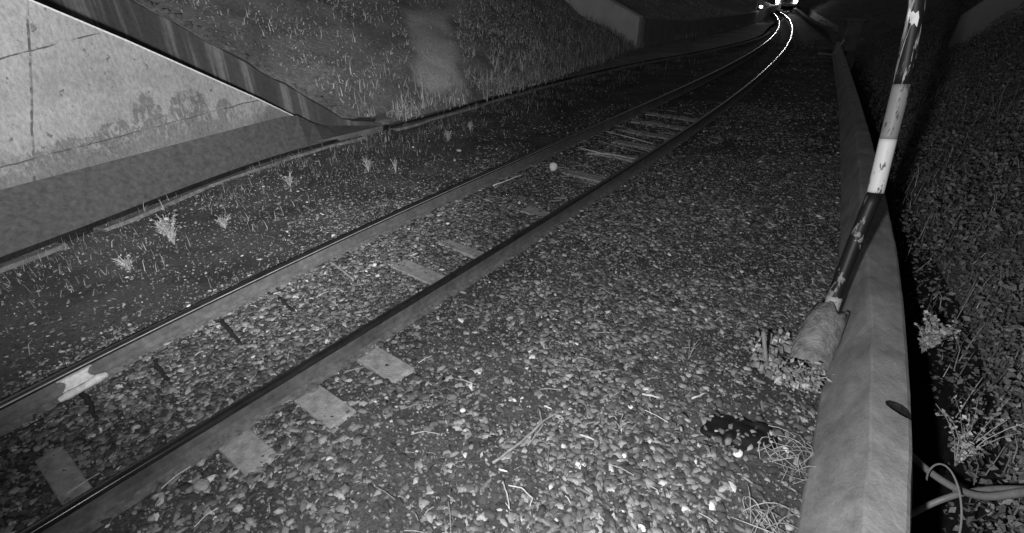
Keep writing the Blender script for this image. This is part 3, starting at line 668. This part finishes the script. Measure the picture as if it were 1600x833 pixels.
# ------------------------------------------------------------------ striped leaning pole in its collar
pb_, pm, pt_ = at(1281, 535, .02), None, None
def at_depth(px, py, dep):
    d = ray(px, py); return np.array([0, 0, CH]) + d*dep
d0 = (pb_[1]*cp - (pb_[2]-CH)*sp)
ctrl = [(1276,553,d0), (1310,446,d0-.13), (1337,375,d0-.22), (1368,300,d0-.32), (1388,217,d0-.43), (1409,132,d0-.54), (1429,30,d0-.68), (1437,-60,d0-.80), (1441,-160,d0-.92)]
PC = np.array([at_depth(*c) for c in ctrl]); 
par = np.linspace(0, 1, len(PC))
def pole_pt(v): return np.array([np.interp(v, par, PC[:, j]) for j in range(3)])
def pole_at_py(py):
    pys = np.array([c[1] for c in ctrl], float); return np.interp(-py, -pys, par)
pole = empty('striped_pole', pb_, 'leaning pole banded in black, grey and white beside the low concrete wall', 'pole')
def seg(name, py0, py1, r, mat, cap=True):
    v0, v1 = pole_at_py(py0), pole_at_py(py1); pts = [pole_pt(v0+(v1-v0)*k_) - np.array(pb_) for k_ in np.linspace(0, 1, 14)]
    b = MB(); b.tube(pts, r, 28, cap); return b.build(name, mat, pole, True)
PR = .050
def peel(name, dark, lite, thr, sc, scl):
    m = Mt(name, .5, .3); p_ = m.ramp(m.noise(sc, 6, .65, scl, .3), [(thr, 0), (thr+.015, 1)]); m.col(m.mix(p_, dark, m.math('MULTIPLY', lite, m.ramp(m.noise(30, 5), [(.2, .7), (.8, 1.1)]))))
    m.bump(p_, .5, .004); return m.m
scl = (1, 1, .22)
seg('lower_black_band', 545, 301, PR, peel('black_paint_peeling', .012, .24, .575, 15, (1, 1, .14)))['label'] = 'black band with peeling streaks'
seg('white_band', 300.5, 217, PR+.0025, peel('white_paint_chipped', .64, .14, .595, 24, (1, 1, .3)))['label'] = 'bright white band'
seg('grey_band', 216.5, 132, PR+.0025, peel('grey_paint_chipped', .24, .10, .57, 26, (1, 1, .3)))['label'] = 'dull grey band'
seg('upper_black_band', 131.5, -155, PR, peel('upper_black_paint', .014, .42, .565, 22, (1, 1, .05)))['label'] = 'upper black band with a ragged white peel mark'
# bare flaking foot, above the collar
seg('bare_foot', 545, 463, PR+.003, peel('bare_foot_paint', .38, .10, .56, 22, (1, 1, 1)))['label'] = 'bare flaking base of the pole'
# ragged white scrap where the paint is gone
fc = pole_pt(pole_at_py(28)); tc_ = -fc + np.array([0, 0, CH]); tc_ /= np.linalg.norm(tc_); ax = pole_pt(.95)-pole_pt(.7); ax /= np.linalg.norm(ax); sd_ = np.cross(ax, tc_); sd_ /= np.linalg.norm(sd_); tc_ = np.cross(sd_, ax)
shape = [(-.035,-.075),(-.01,-.045),(.016,-.06),(.022,.0),(.016,.045),(.0,.03),(-.01,.05),(-.026,.04),(-.03,.075),(-.04,.03),(-.036,-.02),(-.03,-.04)]
V = []
for rr_ in (PR+.0005, PR+.003):
    for (a, b_) in shape:
        th_ = a/PR; V.append(fc - np.array(pb_) + ax*b_*.9 + (sd_*math.sin(th_) + tc_*math.cos(th_))*rr_)
n = len(shape)
cen = len(V); V += [fc-np.array(pb_)+(sd_*math.sin(-.1/PR*.1)+tc_)*(PR+.004)]
Fc = [(n+i, n+(i+1) % n, cen) for i in range(n)] + [(i, (i+1) % n, n+(i+1) % n, n+i) for i in range(n)]
mesh('paint_scrap', V, Fc, M['white_paint'], pole)
# collar: a short broken concrete pipe round the foot, tilted with the pole
axc = pole_pt(.14)-pole_pt(0); axc /= np.linalg.norm(axc)
b0 = np.array(at(1262, 572, -.02)); b1 = at_depth(1296, 486, d0-.10)
axc = (b1-b0); Lc = np.linalg.norm(axc); axc /= Lc; e1 = np.cross(axc, (0, 0, 1)); e1 /= np.linalg.norm(e1); e2 = np.cross(axc, e1)
V = []; nn_ = 40; prof_c = [(.138, 0), (.140, .3), (.130, .7), (.122, 1.0), (.096, 1.0), (.096, .5), (.096, .1)]
for (r_, h_) in prof_c:
    for q in range(nn_):
        th_ = q/nn_*2*math.pi; jag = (.03*math.sin(3*th_+1)+.018*math.sin(7*th_)) if h_ == 1.0 else 0
        rj = r_*(1+.03*math.sin(2*th_+h_*3)+.012*math.sin(11*th_)); V.append(b0+axc*(h_*Lc+jag)+rj*(math.cos(th_)*e1+math.sin(th_)*e2))
o = mesh('collar', V, grid_faces(len(prof_c), nn_, True), grey('collar_concrete', .26, .65, 9, bump=1, dist=.03, det=9)); o.modifiers.new('s', 'SOLIDIFY').thickness = .001
bmf = bmesh.new(); bmf.from_mesh(o.data); bmesh.ops.recalc_face_normals(bmf, faces=bmf.faces); bmf.to_mesh(o.data); bmf.free(); o.modifiers.clear()
tag(o, 'tilted broken concrete collar around the foot of the striped pole', 'collar')
# rubble round the collar
rx = []; 
n = 320; a_ = rng.random(n)*6.28; rd = .12+.22*rng.random(n); c0 = at(1238, 570)
x = c0[0]+np.cos(a_)*rd*.9; y = c0[1]+np.sin(a_)*rd; k_ = x < xat(WB, y)-.02; x, y = x[k_], y[k_]
stones('rubble', x, y, .02+.05*rng.random(len(x)), .010+.022*rng.random(len(x)), island('pale_rubble', [(0, .16), (.7, .3), (1, .6)]), (.5, .9), 'pale rubble heaped at the foot of the striped pole')

# ------------------------------------------------------------------ small countable things on the ground
def lumps(name, px, py, size, mat, label, cat, flat=.5, group=None):
    p = at(px, py); v, f = icos(); V = v*np.array([1, .8, flat])*size*(1+.25*rng.normal(size=(12, 1))*.5)
    o = mesh(name, V, f, mat); o.location = (p[0], p[1], float(gz(p[0], p[1]))+size*flat*.75+.008); o.rotation_euler = (0, 0, rng.random()*6); 
    s = o.modifiers.new('s', 'SUBSURF'); s.levels = 1; s.render_levels = 2
    return tag(o, label, cat, group)
M['bright'] = grey('bright_pebble', .85, .1, 20)
G = 'bright stones lying in the ballast'
for px, py, s, lab in ((723,640,.027,'round bright white pebble right of the sleeper ends'), (975,714,.022,'white pebble in the lower middle of the ballast'), (316,760,.065,'wide pale flat stone below the right rail'),
                       (1002,828,.03,'pale stone at the bottom edge, lower middle'), (586,416,.032,'bright white stone between the rails beside a sleeper'), (573,424,.02,'small white pebble left of the larger white stone between the rails'),
                       (985,638,.026,'grey white stone left of the dark patch'), (294,476,.024,'pale stone against the far side of the left rail'), (718,499,.022,'pale stone in the ballast right of the right rail'), (717,232,.07,'broad grey stone on the left verge beyond the kerb'),
                       (765,443,.016,'tiny bright pebble just right of the right rail'), (700,350,.03,'pale stone between the rails near the fourth sleeper'), (1228,705,.03,'white pebble by the roots near the wall'), (645,226,.03,'pale stone on the weedy verge')):
    lumps('stone', px, py, s, M['bright'] if s < .06 else M['sleeper'], lab, 'stone', .5, G)
# whitish upturned cup between the rails
p = at(865, 268); b = MB()
pr = [(.0, .115), (.035, .11), (.055, .085), (.07, .05), (.075, .0), (.068, .0), (.06, .05), (.03, .09), (0, .1)]
V = [(r_*math.cos(q/20*6.2832)*(1+.06*math.sin(q*.9)), r_*math.sin(q/20*6.2832), z) for r_, z in pr for q in range(20)]
o = mesh('cup', V, grid_faces(len(pr), 20, True), M['bright'], smooth=True); o.location = (p[0], p[1]+.05, .075); o.rotation_euler = (R(118), R(18), 0); o.scale = (.85, .85, .85); bevel(o, .004)
tag(o, 'crumpled white cup lying between the rails', 'cup')
def stick(pts, r, mat, label, cat='stick', z=.035, name='stick', group=None):
    Q = [at(a, b_) for a, b_ in pts]; Q = [(q[0], q[1], float(gz(q[0], q[1]))+z+.008*rng.random()) for q in Q]
    P3 = []
    for i in range(len(Q)-1):
        for t in np.linspace(0, 1, 4, endpoint=False): P3.append(np.array(Q[i])*(1-t)+np.array(Q[i+1])*t+rng.normal(size=3)*r*.3)
    P3.append(np.array(Q[-1])); b = MB().tube(P3, [r, r*1.1, r*.9, r*.6], 7); return tag(b.build(name, mat, None, True), label, cat, group)
stick([(770,727),(815,693),(845,665),(879,643)], .008, M['stick'], 'long forked branch lying on the ballast in the lower middle')
stick([(842,640),(848,668),(824,700)], .006, M['stick'], 'thin twig crossing the long branch')
stick([(770,293),(795,284),(818,275)], .009, M['pale_stick'], 'pale straight stick between the rails left of the white cup')
GS = 'pale reeds lying between the rails'
stick([(903,234),(940,242),(992,250)], .009, M['pale_stick'], 'nearest long pale reed across the track bed', 'reed', name='reed', group=GS)
stick([(915,243),(950,242),(972,251)], .006, M['pale_stick'], 'short pale reed under the nearest long one', 'reed', name='reed', group=GS)
stick([(932,221),(968,233),(1010,241)], .007, M['stick'], 'dull reed in the middle of the strewn reeds', 'reed', name='reed', group=GS)
stick([(945,207),(985,217),(1020,226)], .009, M['pale_stick'], 'pale reed third up among the strewn reeds', 'reed', name='reed', group=GS)
stick([(975,200),(1003,211)], .007, M['stick'], 'short dull reed near the top of the strewn reeds', 'reed', name='reed', group=GS)
stick([(997,190),(1030,198),(1058,204)], .007, M['stick'], 'farthest long reed across the track bed', 'reed', name='reed', group=GS)
stick([(893,220),(908,209)], .009, M['pale_stick'], 'short pale reed against the left rail', 'reed', name='reed', group=GS)
stick([(515,413),(535,427),(553,440)], .013, M['stick'], 'curved pale strip of bark between the rails', 'bark', name='bark')
stick([(795,764),(815,768),(832,785),(828,797)], .004, M['pale_stick'], 'thin bent white wire loop on the ballast', 'wire', name='wire')
stick([(786,758),(793,780),(797,802),(790,790)], .0035, M['pale_stick'], 'thin forked twig left of the white wire loop')
for k_, (a, lab) in enumerate((([(905,683),(928,692)], 'short white straw in the lower middle'), ([(850,638),(862,641)], 'tiny white straw by the branch end'), ([(1003,622),(1030,628)], 'pale straw left of the dark patch'), ([(780,737),(793,742)], 'tiny white straw at the foot of the long branch'), ([(1080,628),(1103,618)], 'pale frond above the dark patch'))):
    stick(a, .007, M['pale_stick'], lab, 'straw', name='straw_piece')
for k_, (a, lab) in enumerate((([(236,556),(250,580),(268,600)], 'dark strip for the gap beside a sleeper, second from the left'), ([(340,499),(360,518),(379,541)], 'longest dark strip for a gap beside a sleeper'), ([(437,468),(450,480),(461,491)], 'small dark strip for the gap beside a sleeper, farthest up the track'), ([(127,613),(140,635),(152,660)], 'dark gap strip just below the white clamp'))):
    stick(a, .018, M['dark_matte'], lab, 'gap strip', .016, 'gap_strip', 'dark strips for gaps beside the sleepers')  # dark strips stand in for the shaded voids beside sleepers
# thin upright stake near the wall
p = at(1198, 577); b = MB(); b.tube([(0, 0, -.05), (.002, .003, .16), (.0, .0, .34)], .014, 8)
o = b.build('stake', grey('old_stake', .26, .3, 14)); o.location = (p[0], p[1], 0); o.rotation_euler = (R(-3), R(-17), 0); tag(o, 'thin grey stake standing upright in the ballast left of the collar', 'stake')
# ragged near-black mound lying in the ballast
p = at(1150, 678); n1 = 22; V = []
for i in range(n1):
    for j in range(n1):
        a, c = (i/(n1-1)-.5)*.50, (j/(n1-1)-.5)*.30; r_ = math.hypot(a/.25, c/.15); w_ = float(vnoise(a, c, 14, 3)); 
        an2 = math.atan2(c, a); sq = max(abs(a)/.25, abs(c)/.15)/(r_+1e-6); lim = (.62+.38*float(vnoise(math.cos(an2), math.sin(an2), 2.6, 9)))*sq
        V.append((a*lim*1.02, c*lim*1.02, .05*w_+.02*max(0, 1-r_)-.06*max(0, r_*sq*lim-.5)))
o = mesh('dark_patch', V, grid_faces(n1, n1), grey('near_black_patch', .012, .4, 9, rough=.6, spec=.15), smooth=True); o.location = (p[0], p[1], float(gz(p[0], p[1]))+.02); o.rotation_euler = (0, 0, -.3)
o.modifiers.new('s', 'SOLIDIFY').thickness = .004
tag(o, 'ragged black patch half sunk in the ballast near the wall', 'sheet')  # near-black patch, not certainly a sheet
_p = p
lumps('stone', 1151, 712, .04, M['bright'], 'jagged white stone just below the dark patch', 'stone', .5, G)

p = _p; x, y = p[0]+.16*rng.normal(size=46), p[1]+.10*rng.normal(size=46); stones('ballast', x, y, gz(x, y)+.05+.01*rng.random(46), .012+.02*rng.random(46), M['stone'], (.2, .5), 'loose stones strewn round the dark patch')
# ------------------------------------------------------------------ plants
def plant(px, py, h, r, nst, nl, ls, label, mat='leaf', z0=None, name='weed', cat='weed', upright=.8, group='weeds along the track', stem=.004, asp=.45):
    p = at(px, py, 0 if z0 is None else z0); zb = float(gz(p[0], p[1])) if z0 is None else z0
    t = empty(name, (p[0], p[1], zb), label, cat, group); b = MB(); LX = []
    for k_ in range(nst):
        a = rng.random()*6.28; q = r*(.3+.7*rng.random()); hh_ = h*(.55+.45*rng.random())
        e = np.array([math.cos(a)*q, math.sin(a)*q, hh_]); m_ = np.array([math.cos(a)*q*.3, math.sin(a)*q*.3, hh_*.55])
        pts = [np.zeros(3), m_*.5, m_, (m_+e)/2+np.array([0, 0, .04*h]), e]; b.tube(pts, [stem, stem*.8, stem*.4], 5)
        for j in range(nl):
            f = .25+.75*rng.random(); c = np.array([np.interp(f, np.linspace(0, 1, 5), [v[i] for v in pts]) for i in range(3)]); LX.append(c+rng.normal(size=3)*ls*1.0)
    b.build('stem', M['grass'] if mat != 'leaf_pale' else M['leaf_pale'], t)
    LX = np.array(LX) if LX else np.zeros((0, 3))
    if len(LX): V, Fs = leaves(LX[:, 0], LX[:, 1], LX[:, 2], ls*(.6+.8*rng.random(len(LX))), .8, asp); mesh('foliage', V, Fs, M[mat], t)
    return t
# leafy shrubs over the ditch
plant(1440, 552, .36, .15, 22, 34, .014, 'bushy small-leaved shrub sticking out over the black ditch', 'leaf_pale', -.1, 'shrub', 'shrub', group=None, stem=.0028, asp=.8)
plant(1492, 728, .52, .24, 12, 26, .012, 'open spindly shrub rising from the ditch beside the cables', 'leaf_pale', -.1, 'shrub', 'shrub', group=None, stem=.0028, asp=.8)
plant(1252, 606, .20, .13, 16, 8, .022, 'pale leafy weed at the foot of the collar, against the wall', 'leaf_pale')
def tangle(px, py, rx, ry, n, label):
    p = at(px, py); zb = float(gz(p[0], p[1])); b = MB()
    for k_ in range(n):
        a = rng.normal()*.5+(0 if rng.random() < .7 else 1.4); L_ = .05+.10*rng.random(); c = rng.normal(size=2)*np.array([rx, ry]); bend = rng.normal()*.04; hh_ = .03+.06*rng.random()
        t = np.linspace(-1, 1, 6); dx, dy = math.cos(a), math.sin(a)
        b.tube([(c[0]+dx*L_*q-dy*bend*(1-q*q), c[1]+dy*L_*q+dx*bend*(1-q*q), hh_*(1-q*q*.8)+.01) for q in t], [.0015, .003, .002], 5)
    o = b.build('dry_roots', M['leaf_pale']); o.location = (p[0], p[1], zb); tag(o, label, 'roots')
tangle(1226, 712, .06, .07, 26, 'tangle of pale dry roots beside the wall')
tangle(1192, 815, .07, .06, 20, 'tangle of pale dry roots at the bottom edge, left of the wall')
plant(1076, 560, .18, .06, 4, 4, .012, 'thin dry weed standing in the ballast, middle right', 'leaf')
plant(968, 668, .08, .07, 5, 3, .012, 'small sprawling weed left of the dark patch', 'leaf_pale')
for (px, py, h, r, ns, nl, ls, lab, mt) in (
    (270,375,.30,.12,14,6,.014,'tallest weed tuft on the verge below the kerb, left part','leaf_pale'), (200,415,.16,.14,7,2,.012,'spreading star-like weed on the dark verge at left','leaf_pale'), (350,350,.15,.1,6,5,.012,'low weed tuft right of the tallest one by the kerb','leaf_pale'),
    (452,285,.20,.08,5,3,.012,'thin weed by the kerb under the footing end','leaf_pale'), (575,262,.20,.10,6,3,.012,'forked dry weed near the second kerb gap','leaf_pale'), (618,265,.24,.05,3,2,.012,'single tall stalk right of the forked weed','leaf_pale'), (700,215,.18,.1,6,4,.014,'weed tuft on the verge past the gap in the kerb','leaf_pale'), (735,200,.18,.08,5,4,.014,'slim weed tuft farther along the kerb','leaf_pale')):
    plant(px, py, h*1.2, r*1.1, ns*3, nl+3, ls*1.15, lab, mt, stem=.006)
# tall stems on the slope
for (i, (px, py, h)) in enumerate(((472,100,.6),(505,75,.55),(520,135,.4),(560,120,.45),(600,150,.4),(860,70,.9))):
    # foot found on the slope surface
    best = None; 
    dd = ray(px, py); ts = np.linspace(6, 30, 400); pp = np.array([0, 0, CH])+dd*ts[:, None]
    for q in pp:
        j = np.argmin((HB[:, 0]-q[0])**2+(HB[:, 1]-q[1])**2); v = (q[:2]-HB[j]) @ HD[j]
        if v > 0:
            jj = np.argmin(np.linalg.norm(HB+HD*v-q[:2], axis=1)); 
            if q[2] < np.interp(v, vv, ZH[jj]): best = q; break
    if best is None: continue
    t = empty('tall_weed', best, 'tall dry weed on the left slope, ' + ['leftmost of the group', 'second from the left', 'third from the left', 'fourth from the left', 'fifth from the left, by the pale strip', 'beside the far wing wall'][i], 'weed', 'tall dry weeds on the slope'); b = MB()
    for k_ in range(4):
        a = rng.random()*6.28; b.tube([(0, 0, -.03), (math.cos(a)*.03, math.sin(a)*.03, h*.5), (math.cos(a)*.12*h, math.sin(a)*.12*h, h*(.7+.3*rng.random()))], [.006, .004, .002], 5)
    b.build('stem', M['grass'], t); LX = rng.normal(size=(26, 3))*np.array([.05, .05, .2*h])+np.array([0, 0, h*.55]); V, Fs = leaves(LX[:, 0], LX[:, 1], LX[:, 2], .02+0*LX[:, 0], .8); mesh('foliage', V, Fs, M['leaf'], t)

# cables and hoses over the ditch
def hose(pts, r, mat, label, name, cat):
    Q = [at_depth(a, b_, d_) for a, b_, d_ in pts]; Q = np.array(Q); t = np.linspace(0, 1, len(Q)); tt = np.linspace(0, 1, 40)
    c = [np.polyfit(t, Q[:, j], min(len(Q)-1, 4)) for j in range(3)]; P3 = np.stack([np.polyval(q, tt) for q in c], 1)
    return tag(MB().tube(P3, r, 12).build(name, mat, None, True), label, cat)
M['hose'] = grey('grey_hose', .16, .25, 12, rough=.45, bump=.2)
hose([(1412,695,2.95),(1440,727,2.85),(1500,766,2.62),(1560,775,2.4),(1640,770,2.15)], .019, M['hose'], 'thick grey hose curving from the wall to the right edge', 'hose', 'hose')
hose([(1405,815,2.8),(1450,790,2.78),(1500,772,2.7),(1560,764,2.5),(1640,768,2.25)], .016, M['hose'], 'second grey hose rising from behind the wall under the thick one', 'hose', 'hose')
hose([(1448,750,2.75),(1455,735,2.7),(1468,723,2.65),(1485,735,2.6),(1502,775,2.5),(1500,810,2.45),(1492,850,2.4)], .0048, grey('thin_cable', .17, .2, 20), 'thin pale cable arching over both hoses', 'cable', 'cable')

# ------------------------------------------------------------------ background: slab on the bank, rock, signal post, van
q0, q1 = at_depth(1485, 62, 13.0), at_depth(1640, 66, 12.0)
d_ = (q1-q0)[:2]; Ls = np.linalg.norm(d_); an_ = math.atan2(d_[1], d_[0])
V = [(0, 0, -1.2), (Ls*2, 0, -1.2), (Ls*2, 0, 1.05), (.25*Ls, 0, 1.05), (.02, 0, .55), (0, .35, -1.2), (Ls*2, .35, -1.2), (Ls*2, .35, 1.05), (.25*Ls, .35, 1.05), (.02, .35, .55)]
o = mesh('garden_wall', V, [(0,1,2,3,4), (9,8,7,6,5), (0,5,6,1), (1,6,7,2), (2,7,8,3), (3,8,9,4), (4,9,5,0)], grey('rendered_wall', .22, .15, 1.5)); o.location = (q0[0], q0[1], q0[2]); o.rotation_euler = (0, 0, an_); bevel(o, .03)
tag(o, 'dim rendered wall standing on the bank at top right', 'wall')
# rock at the top of the slope
q = slope_hit(442, 8); v, f = icos(); o = mesh('rock', v*np.array([.55, .4, .38])*(1+.2*rng.normal(size=(12, 1))), f, M['dark_matte']); o.location = q+np.array([0, .1, .12]); tag(o, 'dark rock high on the left slope at the top edge', 'rock')
# signal post
p = at(1176, 36); t_ = empty('marker_post', p, 'slender trackside post with a small white reflector near the far bend', 'post')
MB().tube([(0, 0, -.1), (0, 0, 2.1)], .045, 8).tube([(0, .02, .93), (.32, .02, .93)], .02, 6).build('post', M['old'], t_)
m = Mt('reflector'); m.b.inputs['Base Color'].default_value = (.9, .9, .9, 1); m.b.inputs['Emission Color'].default_value = (1, 1, 1, 1); m.b.inputs['Emission Strength'].default_value = .9  # emission stands in for lamp light thrown back by the plate
bevel(MB().box((.04, -.06, .27), (.09, .02, .24)).build('reflector', m.m, t_), .01)
def emit(name, s): 
    m = Mt(name); m.b.inputs['Emission Color'].default_value = (1, 1, 1, 1); m.b.inputs['Emission Strength'].default_value = s; return m.m
b = MB(); b.tube([(.30, -.12, .93), (.30, .1, .93)], .07, 14); b.build('lamp', emit('post_lamp_glow', 8), t_)
# van with glaring headlamps beyond the far wall
h1 = at(1216, 1, .70); h2 = at(1243, 4, .70)
vc = (h1+h2)/2; vc = vc*np.array([1, 1, 0]); va = -math.atan2(vc[0], vc[1])
van = empty('van', vc, 'dark van with glaring headlamps beyond the low wall at the far bend', 'van', None, va)
pts = [(-1.0,.35),(-1.02,.9),(-.98,1.15),(-.85,1.2),(-.2,2.0),(3.6,2.05),(3.7,1.9),(3.72,.35)]
V = [(sx*(.95 if z > .5 and z < 1.3 else .88 if z < .5 else .82), y+1.0, z) for sx in (-1, 1) for y, z in pts]; n = 8
o = mesh('body', V, [tuple(range(n)), tuple(range(n, 2*n))[::-1]]+[(i, i+n, (i+1) % n+n, (i+1) % n) for i in range(n)], grey('van_paint', .025, .1, 3, rough=.4, bump=.05), van)
bmf = bmesh.new(); bmf.from_mesh(o.data); bmesh.ops.recalc_face_normals(bmf, faces=bmf.faces); bmf.to_mesh(o.data); bmf.free(); bevel(o, .06)
bevel(MB().box((0, -.06, .45), (1.86, .16, .24)).build('bumper', M['hose'], van), .04)
MB().box((0, -.035, .78), (.9, .04, .2)).build('grille', M['near_black'], van)
b = MB().add([(-.7, .20, 1.26), (.7, .20, 1.26), (.62, .72, 1.9), (-.62, .72, 1.9)], [(0,1,2,3)]); b.build('windscreen', M['water'], van)
for sx in (-1, 1):
    hl = MB(); hl.tube([(sx*.72, -.16, .72), (sx*.72, .02, .72)], .15, 18); hl.build('headlamp', emit('headlamp_glow', 40), van)
    lamp('headlamp_beam', 'SPOT', tuple(vc+np.array([sx*.72*math.cos(va), sx*.72*math.sin(va)-.22, .72])), (11, 24, .1), 1000, spot_size=R(15), spot_blend=1.0, shadow_soft_size=.10)
    for y in (.75, 3.6):
        wh = MB(); wh.tube([(sx*.72, y, .33), (sx*.93, y, .33)], .33, 20); w_ = wh.build('tyre', M['near_black'], van)
        wh = MB(); wh.tube([(sx*.90, y, .33), (sx*.945, y, .33)], .19, 14); wh.build('rim', M['foot'], w_)
